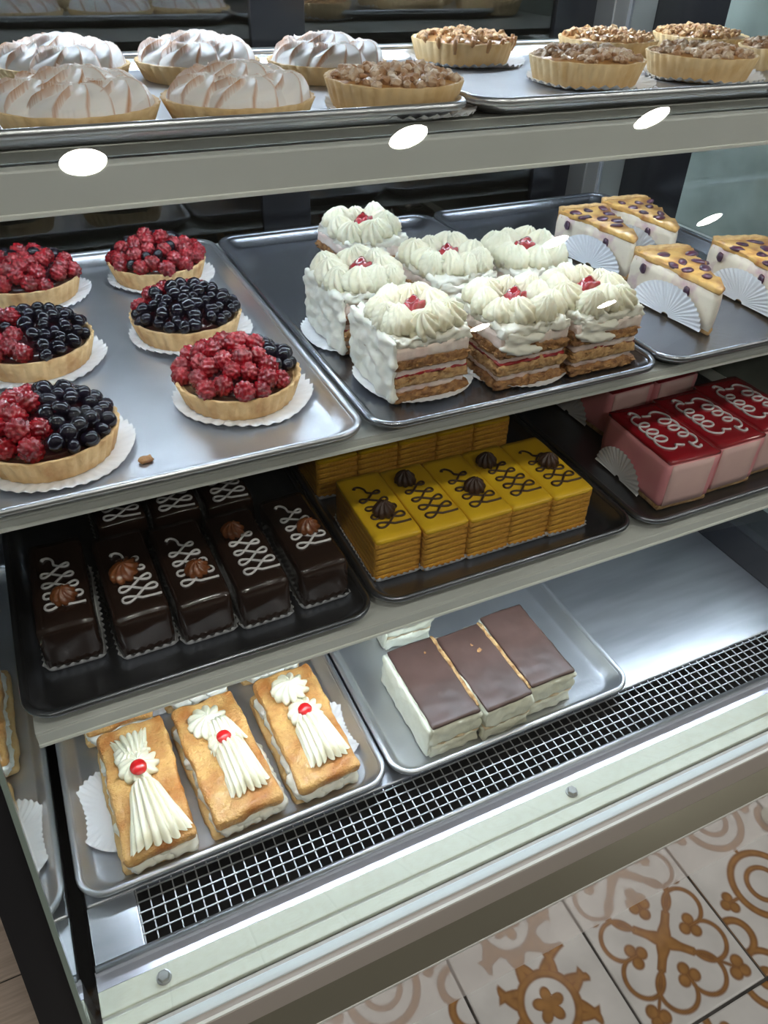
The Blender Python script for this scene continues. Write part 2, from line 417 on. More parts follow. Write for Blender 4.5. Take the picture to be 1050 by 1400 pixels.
# end panels
def endprof(y_off, zt, zb, back):
    return [(gy(zb)+y_off, zb), (gy(zt)+y_off, zt), (back, zt), (back, zb)]
part('mirror_panel', prism('mirror_panel', endprof(.004, .04, -.80, 1.085), -.1085, XL, 'mirror'))
part('mirror_edge', prism('mirror_edge', [(gy(-.80)-.001, -.80), (gy(.04)-.001, .04), (gy(.04)+.0038, .04), (gy(-.80)+.0038, -.80)], -.1095, -.1055, 'edge_glass'))
part('end_frame', prism('end_frame', [(gy(-.80)+.006, -.80), (gy(.04)+.006, .04), (1.10, .04), (1.10, -1.2), (.30, -1.2), (gy(-.80)+.006, -.82)], -.140, -.1096, 'black'))
part('end_glass', prism('end_glass', [(gy(-.715)+.004, -.715), (gy(.04)+.004, .04), (.92, .04), (.92, -.715)], XR, XR+.006, 'hazy_glass'))
part('end_backing', box('end_backing', XR, XR+.03, .92, 1.10, -.90, .04, 'black_gloss'))
part('end_outer', prism('end_outer', [(gy(-.90)+.06, -.90), (gy(-.715)+.004, -.715), (1.0, -.715), (1.0, -.90)], XR+.004, XR+.03, 'black'))
t0, t1 = -.7645, .045
part('front_glass', prism('front_glass', [(gy(t0), t0), (gy(t1), t1), (gy(t1)+.0055, t1), (gy(t0)+.0055, t0)], -.1045, XR-.001, 'front_glass'))
# rear: frame and sliding glass doors
part('rear_sill', box('rear_sill', XL, XR, 1.085, 1.12, -.90, -.72, 'black'))
part('rear_header', box('rear_header', XL, XR, 1.085, 1.12, -.02, .04, 'black'))
for n, (x0, x1, m) in enumerate(((.874, .902, 'post'), (.903, .955, 'satin'))):
    part('rear_post', box('rear_post', x0, x1, 1.06, 1.12, -.75, .04, m, .002))
part('post_bead', box('post_bead', .900, .905, 1.054, 1.062, -.75, .04, 'alu', .001))
for n, (x0, x1, yo) in enumerate(((XL, .40, 1.088), (.36, .874, 1.104))):
    dr = part('sliding_door', box('door_frame_l', x0, x0+.036, yo, yo+.014, -.72, -.02, 'black_gloss'))
    put('door_stile', box('door_stile', x1-.072, x1, yo-.002, yo+.014, -.72, -.02, 'black_gloss', .001), dr)
    put('door_rail', box('door_rail', x0+.036, x1-.06, yo, yo+.014, -.72, -.68, 'black_gloss'), dr)
    put('door_rail', box('door_rail', x0+.036, x1-.06, yo, yo+.014, -.05, -.02, 'black_gloss'), dr)
    put('door_pane', box('door_pane', x0+.036, x1-.06, yo+.004, yo+.009, -.68, -.05, 'door_glass'), dr)
part('canopy', box('canopy', -.14, XR+.03, .60, 1.12, .045, .10, 'black'))
# LED strips: a bar with a row of small emitters
def led_strip(x0, x1, y, z, strength, key, parent, tilt=0, wid=.008):
    mn = 'led_'+key; mat(mn, (.72, .85, 1.0), .5, emit=strength)
    bar = box('led_bar', x0, x1, y-wid, y+wid, z, z+.006, 'satin')
    o = put('light_bar', bar, parent, (0, 0, ZO))
    bm = bmesh.new(); x = x0+.01
    while x < x1-.01:
        box_into(bm, x, x+.008, y-.004, y+.004, z-.0015, z); x += .0145
    put('leds', from_bm(bm, 'leds', mn), o)
led_strip(-.09, .94, .93, .037, LED['top'], 'top', case)

# shelves
def shelf(label, yf, zt, zb, ztop, x0, recess, led=None, yback=1.07, slab='fascia', lipz=.004, ledz=None):
    t = thing('display_shelf', label, 'shelf', (0, 0, -ZO), 0, None)
    put('shelf_board', box('shelf_board', x0, XR-.002, yf+recess, yback, zt, ztop, slab, .001), t, (0, 0, ZO))
    put('fascia', box('fascia', x0, XR-.002, yf, yf+.014, zb, zt, 'fascia', .0015), t, (0, 0, ZO))
    put('fascia_lip', box('fascia_lip', x0, XR-.002, yf-.0015, yf+.004, zb-.0005, zb+.0032, 'fascia_lip', .0008), t, (0, 0, ZO))
    for x in (x0+.004, XR-.03): put('bracket', box('bracket', x, x+.012, yf+.06, yback+.012, zt-.024, zt-.0005, 'satin', .001), t, (0, 0, ZO))
    if led: led_strip(x0+.02, XR-.03, yf+.026, zt-.009, LED[led], led, t)
    if led == 'upper': led_strip(x0+.02, XR-.03, .90, zt-.0065, LED['rear'], 'rear', t)
    return t
Z1, Z2, Z3 = -.129, -.367, -.552
shelf('topmost shelf with tall grey front edge, holding meringue and nut tarts', .582, -.1375, -.1675, Z1, -.104, .018, 'upper', yback=1.05, slab='satin')
shelf('middle shelf with thin grey front edge, holding berry tarts and layered cream cakes', .524, -.3685, -.3775, Z2, -.104, .0005, None)
shelf('lower shelf with grey front edge, holding chocolate, yellow and pink cakes', .470, -.5535, -.5690, Z3, -.090, .0005, 'lower')

# ------------------------------------------------------------------ sheet pans
def pan_mesh(w, d, h, name):
    def ring(off, z, r=.03): return [(x, y, z) for x, y in rrect(w-2*off, d-2*off, max(.012, r-off*.3-.008), 8)]
    inner = [ring(.020, .0012, .034), ring(.0165, .0022, .034), ring(.0085, h-.004, .034), ring(.0065, h-.001, .034)]
    V, Fc = loft([ring(.020, 0, .034), ring(.016, 0.0006, .034), ring(.0075, h-.005, .034), ring(.0062, h-.001, .034)][::1]+inner[::-1], True, True)
    body = mesh(name+'_body', V, Fc, 'alu')
    path = [(x, y, h-.0015) for x, y in rrect(w-.008, d-.008, .026, 10)]
    rim = mesh(name+'_rim', *tube(path, .0036, 10, True), 'alu')
    return body, rim
PH = .0155
PM = pan_mesh(.329, .54, PH, 'pan_deep'); PB = pan_mesh(.329, .54, .020, 'pan_base'); PW = pan_mesh(.462, .33, PH-.002, 'pan_wide')
def pan(label, x0, yf, z, pm, w, d, dark=False, rz=0):
    o = put('sheet_pan', pm[0], None, (x0+w/2, yf+d/2, z+ZO), (0, 0, rz)); tag(o, label, 'tray')
    r = put('rolled_rim', pm[1], o)
    if dark:
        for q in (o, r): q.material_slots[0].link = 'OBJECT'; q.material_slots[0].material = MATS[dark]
    return o
pan('aluminium tray holding the meringue tarts on the topmost shelf', -.098, .585, Z1, PW, .462, .33)
pan('aluminium tray holding only nut tarts on the topmost shelf', .369, .588, Z1, PW, .462, .33)
pan('aluminium tray of glazed berry tarts', -.090, .510, Z2, PM, .329, .54)
pan('aluminium tray of layered cakes topped with piped cream', .2415, .508, Z2, PM, .329, .54, 'alu_mid')
pan('aluminium tray of berry cheesecake slices', .574, .510, Z2, PM, .329, .54, 'alu_mid')
pan('dark tray of chocolate glazed cakes', -.096, .470, Z3, PM, .329, .54, 'alu_dark')
pan('dark tray of yellow layer cakes', .2345, .476, Z3, PM, .329, .54, 'alu_dark')
pan('dark tray of pink mousse cakes with red tops', .567, .470, Z3, PM, .329, .54, 'alu_dark')
pan('aluminium tray of cream filled puff pastries on the deck', -.1015, .411, DK, PB, .329, .54)
pan('aluminium tray of chocolate topped cream slices on the deck', .229, .4065, DK, PB, .329, .54)
FL = .0014   # pan floor above its base

# ------------------------------------------------------------------ paper doilies
def doily_mesh(R, n=144, rip=.0016, up=.004, flutes=36, seed=0):
    prof = [(R*.55, 0), (R*.70, .0002), (R*.82, up*.25), (R*.92, up*.6), (R, up)]
    prof = prof[::-1]
    def fn(r, z, a, k):
        f = max(0, (r/R-.62)/.38)
        wob = .0012*math.sin(3*a+seed)+.0010*math.sin(5*a+2*seed)
        return r*(1+.012*math.cos(flutes*a)*f+.01*math.sin(2*a+seed)*f), max(0.0003, z+f*(rip*math.cos(flutes*a)+wob)+.0004)
    V, Fc = lathe(prof, n, fn)
    m = len(V); V2 = V+[(x, y, z+.0003) for x, y, z in V]
    F2 = [tuple(q[::-1]) for q in Fc[:-2]]+[Fc[-1][::1]]
    top = [tuple(i+m for i in q) for q in Fc[:-2]]+[tuple(i+m for i in Fc[-1])]
    return mesh('doily', V2, F2+[t[::-1] for t in top], 'paper')
DOI = [doily_mesh(.066, seed=1), doily_mesh(.066, seed=4, flutes=40)]
DOB = doily_mesh(.060, seed=2, rip=.0016, up=.005, flutes=44)
def doily(label, x, y, z, group, me=None, rz=0, rx=0, ry=0, sc=1):
    o = put('paper_doily', me or DOI[0], None, (x, y, z+ZO), (rx, ry, rz), sc); return tag(o, label, 'doily', group)

# ------------------------------------------------------------------ tarts
def shell_mesh(R, h, m, name, flutes=34):
    prof = [(R*.86, 0), (R*.88, h*.05), (R*.94, h*.5), (R*1.0, h*.97), (R*.985, h), (R*.955, h*.985), (R*.93, h*.80), (R*.90, h*.74)]
    def fn(r, z, a, k):
        if 1 <= k <= 4:
            r *= .985+.034*abs(math.cos(flutes*a/2))
        if k >= 3 and k <= 5: z += .0012*noise.noise(Vector((math.cos(a)*4, math.sin(a)*4, flutes)))
        return r, z
    V, Fc = lathe(prof, flutes*6, fn)
    return mesh(name, V, Fc, m)
R_T, H_T = .0590, .0235
SH = shell_mesh(R_T, H_T, 'crust', 'tart_shell'); SHP = shell_mesh(R_T, H_T, 'crust_pale', 'tart_shell_pale')
# berries
def berry_mesh(kind, seed):
    bm = bmesh.new()
    if kind == 'r':
        bmesh.ops.create_icosphere(bm, subdivisions=4, radius=1)
        pts = []
        for i in range(46):
            z = 1-2*(i+.5)/46; a = i*2.39996+seed; s = math.sqrt(1-z*z); pts.append(Vector((s*math.cos(a), s*math.sin(a), z)))
        for v in bm.verts:
            n = v.co.normalized(); dd = min((n-p).length for p in pts)
            k = .80+.25*math.sqrt(max(0, 1-(dd/.27)**2)) if dd < .27 else .80
            v.co = Vector((n.x*k, n.y*k, n.z*k*1.08))
            if n.z > .8: v.co.z -= .5*(n.z-.8)*2.0
        m = 'raspberry'; r = .0092
    else:
        bmesh.ops.create_icosphere(bm, subdivisions=2, radius=1)
        for v in bm.verts:
            n = v.co.normalized(); k = 1+.05*noise.noise(n*1.7+Vector((seed, 0, 0)))
            v.co = Vector((n.x*k, n.y*k, n.z*k*.9))
            if n.z > .85: v.co.z -= (n.z-.85)*1.6
        m = 'blueberry'; r = .0078
    bmesh.ops.scale(bm, vec=(r, r, r), verts=bm.verts[:])
    return from_bm(bm, {'r': 'raspberry', 'b': 'blueberry'}[kind], m, True)
BR = [berry_mesh('r', s) for s in range(3)]; BB = [berry_mesh('b', s) for s in range(2)]
moundV, moundF = lathe([(.052, .018), (.045, .026), (.034, .034), (.018, .039), (.004, .0405)], 40)
MOUND = mesh('berry_glaze', moundV, moundF, 'glaze')
def berry_tart(label, x, y, seed, zone, group='glazed berry tarts on the middle shelf', rz=0):
    """zone(dx, dy) -> 'r' or 'b'"""
    rd = random.Random(seed)
    t = thing('berry_tart', label, 'tart', (x, y, Z2+FL+.0012), 0, group)
    put('tart_shell', SH, t, (0, 0, 0), (0, 0, rd.random()*6))
    put('berry_glaze', MOUND, t)
    pts = []
    for tries in range(2600):
        a = rd.random()*2*PI; r = .0530*math.sqrt(rd.random()); px, py = r*math.cos(a), r*math.sin(a)
        k = zone(px/.05, py/.05, rd); br = .0088 if k == 'r' else .0068
        dz = .0205+.021*(1-(r/.054)**2)+rd.uniform(0, .006)
        p = Vector((px, py, dz))
        if all((p-q).length > (br+b2)*.80 for q, b2, _ in pts): pts.append((p, br, k))
    for p, br, k in pts:
        me = (BR if k == 'r' else BB)[rd.randrange(3 if k == 'r' else 2)]
        out = Vector((p.x*12, p.y*12, 1)).normalized()
        put('raspberry' if k == 'r' else 'blueberry', me, t, p+Vector((0, 0, .002)), (rd.uniform(-1.2, 1.2), rd.uniform(-1.2, 1.2), rd.random()*6), rd.uniform(.95, 1.12) if k == 'r' else rd.uniform(.78, 1.12))
    return t
def z_half(nx, ny, c=0, mix=.06):
    return lambda u, v, rd: ('r' if u*nx+v*ny > c else 'b') if rd.random() > mix else 'b'
BT = [('half raspberry half blackish blueberry tart at the tray front by the mirrored end', -.018, .608, 11, z_half(-1, -.05, .05)),
      ('tart of big raspberries with a crescent of dark berries behind them', .157, .640, 12, lambda u, v, rd: 'b' if (u+v*.9 > .55 or (u > .45 and v > -.1) or (u > .5 and abs(v+.35) < .12)) else 'r'),
      ('tart mostly covered with blueberries, with a raspberry strip along its back', .145, .795, 13, z_half(-.15, 1, .48)),
      ('raspberry tart with blueberries behind, in the rear tray corner near the cream cakes', .150, .968, 14, z_half(.1, -1, -.42)),
      ('raspberry tart with blueberries behind, at the rear by the mirrored end', -.002, .965, 15, z_half(-.15, -1, -.45)),
      ('half raspberry half blueberry tart in the middle row by the mirrored end', -.013, .786, 16, z_half(-1, -.25, .22))]
DL = ('front berry tart by the mirrored end', 'tart of big raspberries with dark crescent', 'tart mostly covered with blueberries', 'rear raspberry tart near the cream cakes', 'rear raspberry tart by the mirrored end', 'middle row berry tart by the mirrored end')
for (lb, x, y, sd, zn) in BT:
    berry_tart(lb, x, y, sd, zn)
    doily('scalloped white doily under the '+DL[sd-11], x+.003, y-.003, Z2+FL, 'doilies under berry tarts', DOI[sd % 2], sd)

# meringue
def meringue_mesh(seed, R=.0555, n=150):
    rd = random.Random(seed)
    dol = [(0, 0, .036, .036, rd.random()*6, 1)]
    m = 5; a0 = rd.random()*6
    for i in range(m):
        a = a0+2*PI*i/m+rd.uniform(-.12, .12); dol.append((.028*math.cos(a), .028*math.sin(a), .031, .026, rd.random()*6, 1))
    V = []; T = []; Fc = []; ids = {}
    white = Vector((.86, .82, .80)); toast = Vector((.52, .22, .07))
    for i in range(n+1):
        for j in range(n+1):
            x = (2*i/n-1)*R; y = (2*j/n-1)*R; r = math.hypot(x, y)
            if r > R*1.004: continue
            z = 0; tt = 0
            for (cx, cy, rr, hh, ph, sg) in dol:
                dx, dy = x-cx, y-cy; q = math.hypot(dx, dy)/rr
                if q >= 1.15: continue
                a = math.atan2(dy, dx)
                f = ((a+1.1*q+ph)*8/(2*PI)) % 1              # spiral folds with one sharp edge
                fold = f**1.8
                base = (max(0, 1-q**2.0))**.62
                peak = .16*math.exp(-(q/.16)**2)
                hz = hh*(base*.93+peak)+ .0085*fold*min(1, q*2.2)*max(0, 1-max(0, q-.85)*4)
                if hz > z:
                    z = hz; e = max(0, 1-abs(f-.975)/.10) if f > .5 else max(0, 1-(f+.02)/.06)
                    tt = e*min(1, q*2.5)*(.85+.5*noise.noise(Vector((x*60, y*60, seed))))
                    tt = max(tt, .8*math.exp(-(q/.09)**2)*rd.random())
            edge = max(0, (r/R-.82)/.18)
            z = z*(1-edge**3*.7)+.002
            if r > R*.97: z = 0; tt = max(tt, .25)
            tt = max(0, min(1, tt))
            V.append((x, y, z)); T.append(tuple(white*(1-tt)+toast*tt)); ids[(i, j)] = len(V)-1
    for i in range(n):
        for j in range(n):
            q = [ids.get(k) for k in ((i, j), (i+1, j), (i+1, j+1), (i, j+1))]
            if None not in q: Fc.append(tuple(q))
    return mesh('meringue', V, Fc, 'meringue', True, T)
MG = [meringue_mesh(s) for s in (3, 8, 21)]
MT = [(.062, .655, 'at the tray front next to the mirrored end', 0), (.183, .652, 'at the tray front beside a nut tart', 1), (.075, .845, 'at the rear by the mirrored end', 1), (.199, .842, 'in the middle of the rear row', 2), (.321, .812, 'at the rear, directly behind a nut tart', 0)]
for i, (x, y, lb, v) in enumerate(MT):
    t = thing('meringue_tart', 'tart with swirled toasted white meringue '+lb, 'tart', (x, y, Z1+FL), i*1.3, 'meringue tarts on the topmost shelf')
    put('tart_shell', SHP, t, (0, 0, 0), (0, 0, 0), (1, 1, .70)); put('meringue', MG[v], t, (0, 0, H_T*.56), (0, 0, 0), (1.03, 1.03, .66))
# nut tarts
def nuts_mesh(seed, R=.053, count=150):
    rd = random.Random(seed); bm = bmesh.new()
    for i in range(count):
        a = rd.random()*2*PI; r = R*math.sqrt(rd.random())*.98; s = rd.uniform(.0026, .0062)*(1.2 if rd.random() < .2 else 1)
        g = bmesh.ops.create_icosphere(bm, subdivisions=1, radius=1)
        z = .0225+.006*(1-(r/R)**2)+rd.random()*.003
        rot = Matrix.Rotation(rd.random()*6, 3, 'Z') @ Matrix.Rotation(rd.random()*3, 3, 'X')
        sc = Vector((s, s*rd.uniform(.6, 1), s*rd.uniform(.5, .9)))
        for v in g['verts']:
            c = v.co*(1+.3*noise.noise(v.co*2+Vector((i*3.1, 0, 0)))); c = Vector((c.x*sc.x, c.y*sc.y, c.z*sc.z)); c = rot @ c
            v.co = c+Vector((r*math.cos(a), r*math.sin(a), z))
    return from_bm(bm, 'nut_crumble', 'nut', False)
NU = [nuts_mesh(1), nuts_mesh(2)]
NB = mesh('nut_filling', *lathe([(.0545, .019), (.0535, .0235), (.03, .0265), (.004, .0275)], 40), 'nut_base')
NT = [(.318, .652, 'sharing the tray with meringue tarts', 1), (.511, .872, 'with dark filling dripped down its crust', 0), (.566, .715, 'dusted with sugar, at the front nearest the meringue tray', 1), (.695, .845, 'in the rear row between two other nut tarts', 0), (.845, .850, 'at the rear nearest the end glass', 0), (.716, .712, 'dusted with sugar in the middle of the front row', 1), (.866, .725, 'at the front nearest the end glass', 1)]
SUG = []
for m in NU:
    c = m.copy(); c.materials.clear(); c.materials.append(MATS['nut_sugar']); SUG.append(c)
for i, (x, y, lb, sg) in enumerate(NT):
    t = thing('nut_tart', 'fluted nut crumble tart '+lb, 'tart', (x, y, Z1+FL+.001), i*.9, 'nut tarts on the topmost shelf')
    put('tart_shell', SHP, t, (0, 0, 0), (0, 0, 0), (.985, .985, .98)); put('nut_filling', NB, t, (0, 0, -.0015))
    o = put('nut_crumble', (SUG if sg else NU)[i % 2], t, (0, 0, -.001)); o['kind'] = 'stuff'
    if i == 1:
        for q in range(9):
            a = -2.9+q*.33-i*.9; rr = .0585
            L = .006+.010*((q*37) % 5)/5
            put('filling_drip', mesh('drip', *tube([(0, 0, 0), (-.0006, 0, -L*.5), (-.0035, 0, -L)], [.0022, .0026, .0018], 8), 'nut_base'), t, (rr*math.cos(a), rr*math.sin(a), .027), (0, 0, a))
    if i in (0, 1, 2, 5):
        doily('white paper doily under the nut tart '+lb.split(',')[0].split(' in the')[0]+(' in the middle' if i == 5 else '')+(' nearest the meringue tray' if i == 2 else ''), x+.006, y-.003, Z1+FL, 'doilies under nut tarts', DOI[i % 2], i, sc=.98)

# ------------------------------------------------------------------ piped cream
def rosette_mesh(R, H, m, lobes=8, twist=1.2, depth=.22, name='rosette', n=72):
    prof = [(R*.80, 0), (R*.98, H*.10), (R, H*.28), (R*.90, H*.46), (R*.72, H*.62), (R*.50, H*.76), (R*.30, H*.88), (R*.14, H*.97), (R*.03, H*1.05)]
    def fn(r, z, a, k):
        c = abs(math.cos(lobes*.5*(a+twist*z/H)))
        return r*(1-depth+depth*c**.8)*(1+.05*noise.noise(Vector((a*1.3, z*90, R*900)))), z+(.10*H*c if 2 <= k <= 6 else 0)
    return mesh(name, *lathe(prof, n, fn), m)
ROS = rosette_mesh(.0185, .024, 'cream', 9, .9, .42, n=90)
ROS2 = rosette_mesh(.0170, .026, 'cream', 10, 1.5, .40, n=90)
CAR = rosette_mesh(.0125, .014, 'caramel', 9, .8, .25)
CHO = rosette_mesh(.0125, .016, 'choc_pipe', 9, .5, .30)
def shell_cream(L, w0, w1, H, m, ridges=9, name='piped_cream'):
    """piped cream shell: starts narrow at y=0, fans out to width w1 at y=-L, ridged lengthwise"""
    nu, nv = 22, ridges*8; V = []; Fc = []
    for i in range(nu+1):
        s = i/nu; ww = (w0+(w1-w0)*s**1.1)*(math.sin(PI*min(1, s*4+.12)/2))**.7
        hh = H*(math.sin(PI*min(.5, s*1.4+.08)))*(1-.55*max(0, s-.35)/.65)
        for j in range(nv+1):
            t = j/nv; a = PI*t; c = abs(math.cos(ridges*a))**.7
            k = 1-.26*(1-c)
            end = .007*c*max(0, (s-.70)/.30)+.004*noise.noise(Vector((t*7, L*90, w1*80)))*s
            tail = (1-(s-.9)/.1*.75) if s > .9 else 1
            y = -L*s-end+L*.10*(1-math.sin(a))*max(0, s-.5)*2
            V.append((math.cos(a)*ww*k*.5, y, max(0, math.sin(a))*hh*k*tail))
    for i in range(nu):
        for j in range(nv):
            a = i*(nv+1)+j; Fc.append((a, a+1, a+nv+2, a+nv+1))
    return mesh(name, V, Fc, m)
SHC = shell_cream(.074, .024, .060, .025, 'cream', 9); SHC2 = shell_cream(.066, .030, .042, .023, 'cream', 8); SHC3 = shell_cream(.036, .026, .046, .021, 'cream', 8)
CREST = rosette_mesh(.0215, .017, 'cream', 11, .5, .30, n=100)
cv = bmesh.new(); bmesh.ops.create_icosphere(cv, subdivisions=3, radius=1)
for v in cv.verts:
    v.co.z = max(v.co.z, -.25); k = 1+.08*noise.noise(v.co*1.5)
    v.co = Vector((v.co.x*.0085*k, v.co.y*.0085*k, v.co.z*.0068*k))
CHERRY = from_bm(cv, 'candied_cherry', 'cherry', True)
def squiggle(A, pitch, loops, rad, m, name, B=.0062, coil=False):
    """piped line: hooked start, a run of loops along -y, a straight tail"""
    pts = []; T = 2*PI*loops; n = loops*24
    for i in range(n+1):
        t = T*i/n; g = .70+.30*i/n
        if coil: pts.append((A*g*math.cos(t), -pitch*t/(2*PI)+A*.86*g*math.sin(t), 0))
        else: pts.append((A*g*math.sin(t), -pitch*t/(2*PI)-B*g*math.sin(2*t), 0))
    p0 = Vector(pts[0]); hook = []
    for i in range(10):
        a = -.35+i*.30; hook.append((p0.x-.0045+.0060*math.cos(a)-.0012, p0.y+.0050+.0085*math.sin(a), 0))
    pts = hook[::-1]+pts
    e = Vector(pts[-1])
    for i in range(1, 7): pts.append((e.x+A*.16*i, e.y-.0006*i*(1 if coil else .6), 0))
    my = (pts[0][1]+pts[-1][1])/2
    pts = [(x, y-my, .0002*math.sin(i*.9)) for i, (x, y, z) in enumerate(pts)]
    rr = [rad*(1.5 if i < 2 else 1) for i in range(len(pts))]
    return mesh(name, *tube(pts, rr, 6), m)
SQ_W = squiggle(.0190, .0150, 4, .00130, 'icing_white', 'icing_squiggle')
SQ_D = squiggle(.0190, .0150, 4, .00130, 'choc_pipe', 'chocolate_squiggle')
SQ_P = squiggle(.0125, .0165, 4, .00150, 'icing_white', 'icing_squiggle_pink', coil=True)
def ruffle(w, d, h, waves=46, name='paper_case', flare=.003):
    base = rrect(w, d, .006, 6); per = []
    # resample evenly
    P = [Vector((x, y, 0)) for x, y in base]+[Vector((*base[0], 0))]
    Ls = [0]
    for a, b in zip(P, P[1:]): Ls.append(Ls[-1]+(b-a).length)
    N = waves*6; pts = []
    for i in range(N):
        s = Ls[-1]*i/N
        for k in range(len(P)-1):
            if Ls[k+1] >= s: f = (s-Ls[k])/max(1e-9, Ls[k+1]-Ls[k]); pts.append(P[k].lerp(P[k+1], f)); break
    rings = []
    for z, fl, am in ((.0004, .0002, 0), (h*.5, flare*.5, .0006), (h, flare, .0013)):
        ring = []
        for i, p in enumerate(pts):
            nrm = Vector((p.x/w, p.y/d, 0)).normalized(); k = math.cos(2*PI*waves*i/N)
            low = 1-.45*(.5+.5*noise.noise(Vector((p.x*50, p.y*50, w*90)))) if z > .001 else 1
            ring.append(tuple(p+nrm*(fl+am*k)+Vector((0, 0, z*low))))
        rings.append(ring)
    V, Fc = loft(rings, True, False)
    m = len(V); V2 = list(V)+[(x*.99, y*.99, z+.0001) for x, y, z in V]
    return mesh(name, V2, Fc+[tuple(i+m for i in f[::-1]) for f in Fc[:-1]], 'paper')
# ------------------------------------------------------------------ chocolate cakes
CW, CD, CH = .0505, .126, .050
CB = mesh('choc_body', *softbox(CW, CD, CH, .004, (8, 14, 8), .0012, 40, 1), 'choc_glaze')
CR = ruffle(CW+.001, CD+.001, .0085)
CHX = [(-.0445, .597, -.03, 'next to the mirrored end', (.003, -.026), (0, 0)), (.017, .585, .02, 'second from the mirrored end, with long caramel rosette', (-.003, -.002), (.002, -.006)), (.0735, .580, .02, 'in the middle of the front row', (.004, -.022), (0, 0)), (.130, .577, .02, 'second from the yellow cakes', (-.004, .024), (.002, -.005)), (.192, .580, .03, 'beside the tray of yellow cakes', (.006, -.004), (.000, .008))]
ZC = Z3+FL
for i, (x, y, rz, lb, ro, sq) in enumerate(CHX):
    t = thing('chocolate_cake', 'chocolate glazed bar cake, front row '+lb, 'cake', (x, y, ZC), rz, 'front row of chocolate cakes')
    put('cake_body', CB, t, (0, 0, .0006)); put('paper_case', CR, t)
    put('icing_squiggle', SQ_W, t, (sq[0], sq[1]-.002, CH+.0013), (0, 0, .1), (.95, 1.0, 1))
    put('caramel_rosette', CAR, t, (ro[0], ro[1], CH+.0004), (0, 0, i), (1.5, 1.1, 1) if i == 1 else (1, 1, 1))
for i, (x, lb) in enumerate(((.024, 'behind the second cake from the mirrored end'), (.080, 'behind the middle cake'), (.137, 'behind the cake second from the yellow cakes'))):
    t = thing('chocolate_cake', 'chocolate glazed bar cake, back row '+lb, 'cake', (x, .728-.006*i, ZC), .03, 'back row of chocolate cakes')
    put('cake_body', CB, t, (0, 0, .0006)); put('paper_case', CR, t)
    put('icing_squiggle', SQ_W, t, (.002, -.022, CH+.0013)); put('caramel_rosette', CAR, t, (.002, .02, CH+.0004))

# ------------------------------------------------------------------ yellow layer cakes
YW, YD, YH = .0520, .116, .0565
YL = []
nl = 7; lh = (YH-.006)/nl
ycm = mesh('sponge_layer', *softbox(YW-.0006, YD-.002, lh*1.02, .0005, (10, 20, 3), .0004, 90, 2), 'yellow_cake')
ydm = mesh('browned_layer', *softbox(YW-.0004, YD-.0018, .0012, .0005, (6, 12, 2), .0003, 90, 5), 'yellow_dark')
ygm = mesh('glaze', *softbox(YW, YD, .0075, .0030, (8, 14, 4), .0004, 60, 3), 'yellow_glaze')
YR = ruffle(YW+.0005, YD, .0080, 50)
def yellow(label, x, y, rz, ro, group, deco=True, sqx=0):
    t = thing('yellow_cake', label, 'cake', (x, y, ZC), rz, group)
    for k in range(nl):
        put('sponge_layer', ycm, t, (0, 0, .0006+k*lh), (0, 0, 0 if k % 2 else PI))
        if k: put('browned_layer', ydm, t, (0, 0, k*lh))
    put('glaze', ygm, t, (0, 0, YH-.0072)); put('paper_case', YR, t)
    if deco:
        put('chocolate_squiggle', SQ_D, t, (sqx, -.004, YH+.0009), (0, 0, .12), (1, 1.0, 1))
        put('chocolate_rosette', CHO, t, (ro[0], ro[1], YH), (0, 0, x*30))
YX = [(.2785, .5805, -.02, 'next to the chocolate cakes', (.000, -.018)), (.3315, .5760, 0, 'second from the chocolate cakes', (-.008, .028)), (.3845, .5740, .0, 'in the middle of the front row', (.004, -.012)), (.4365, .5735, .0, 'second from the pink cakes', (-.010, .026)), (.4890, .5710, .0, 'beside the tray of pink cakes', (.004, .000))]
for x, y, rz, lb, ro in YX:
    yellow('yellow layer cake with chocolate rosette, front row '+lb, x, y, rz, ro, 'front row of yellow cakes')
for i, x in enumerate((.2740, .3270, .3800, .4330, .4860)):
    yellow('yellow layer cake of the back row '+('next to the chocolate cakes', 'second from the chocolate cakes', 'in the middle', 'second from the pink cakes', 'nearest the pink cakes')[i], x, .738, 0, (0, .02), 'back row of yellow cakes', True, 0)

# ------------------------------------------------------------------ pink mousse cakes
PWd, PDp, PHt = .0755, .122, .072
pbm = mesh('mousse', *softbox(PWd, PDp, PHt-.012, .0035, (8, 12, 8), .0012, 30, 3), 'pink_mousse')
pjm = mesh('jelly_top', *softbox(PWd-.0010, PDp-.0010, .0065, .0022, (8, 12, 3), .0005, 40, 4), 'red_jelly')
pbs = mesh('biscuit_base', *softbox(PWd-.003, PDp-.003, .009, .002, (10, 16, 3), .0016, 140, 6), 'biscuit')
pcut = mesh('cut_face', *softbox(PWd*.80, .0014, PHt-.014, .0006, (6, 2, 6), .0004, 60, 8), 'pink_cut')
def fan_mesh(R=.040, pleats=17, spread_=1.0, name='pleated_paper'):
    V = []; Fc = []; nr = 7; na = pleats*4
    for i in range(nr+1):
        r = R*(.10+.90*i/nr)
        for j in range(na+1):
            a = PI*(.02+.96*j/na); z = .0013*math.cos(2*PI*pleats*j/na)*(i/nr)
            V.append((r*math.cos(a), -z-.0011*(i/nr)**2*2, r*math.sin(a)))
    for i in range(nr):
        for j in range(na):
            a = i*(na+1)+j; Fc.append((a, a+1, a+na+2, a+na+1))
    m = len(V)
    return mesh(name, V+[(x, y+.0004, z) for x, y, z in V], Fc+[tuple(q+m for q in f[::-1]) for f in Fc], 'paper')
FAN = fan_mesh(.044)
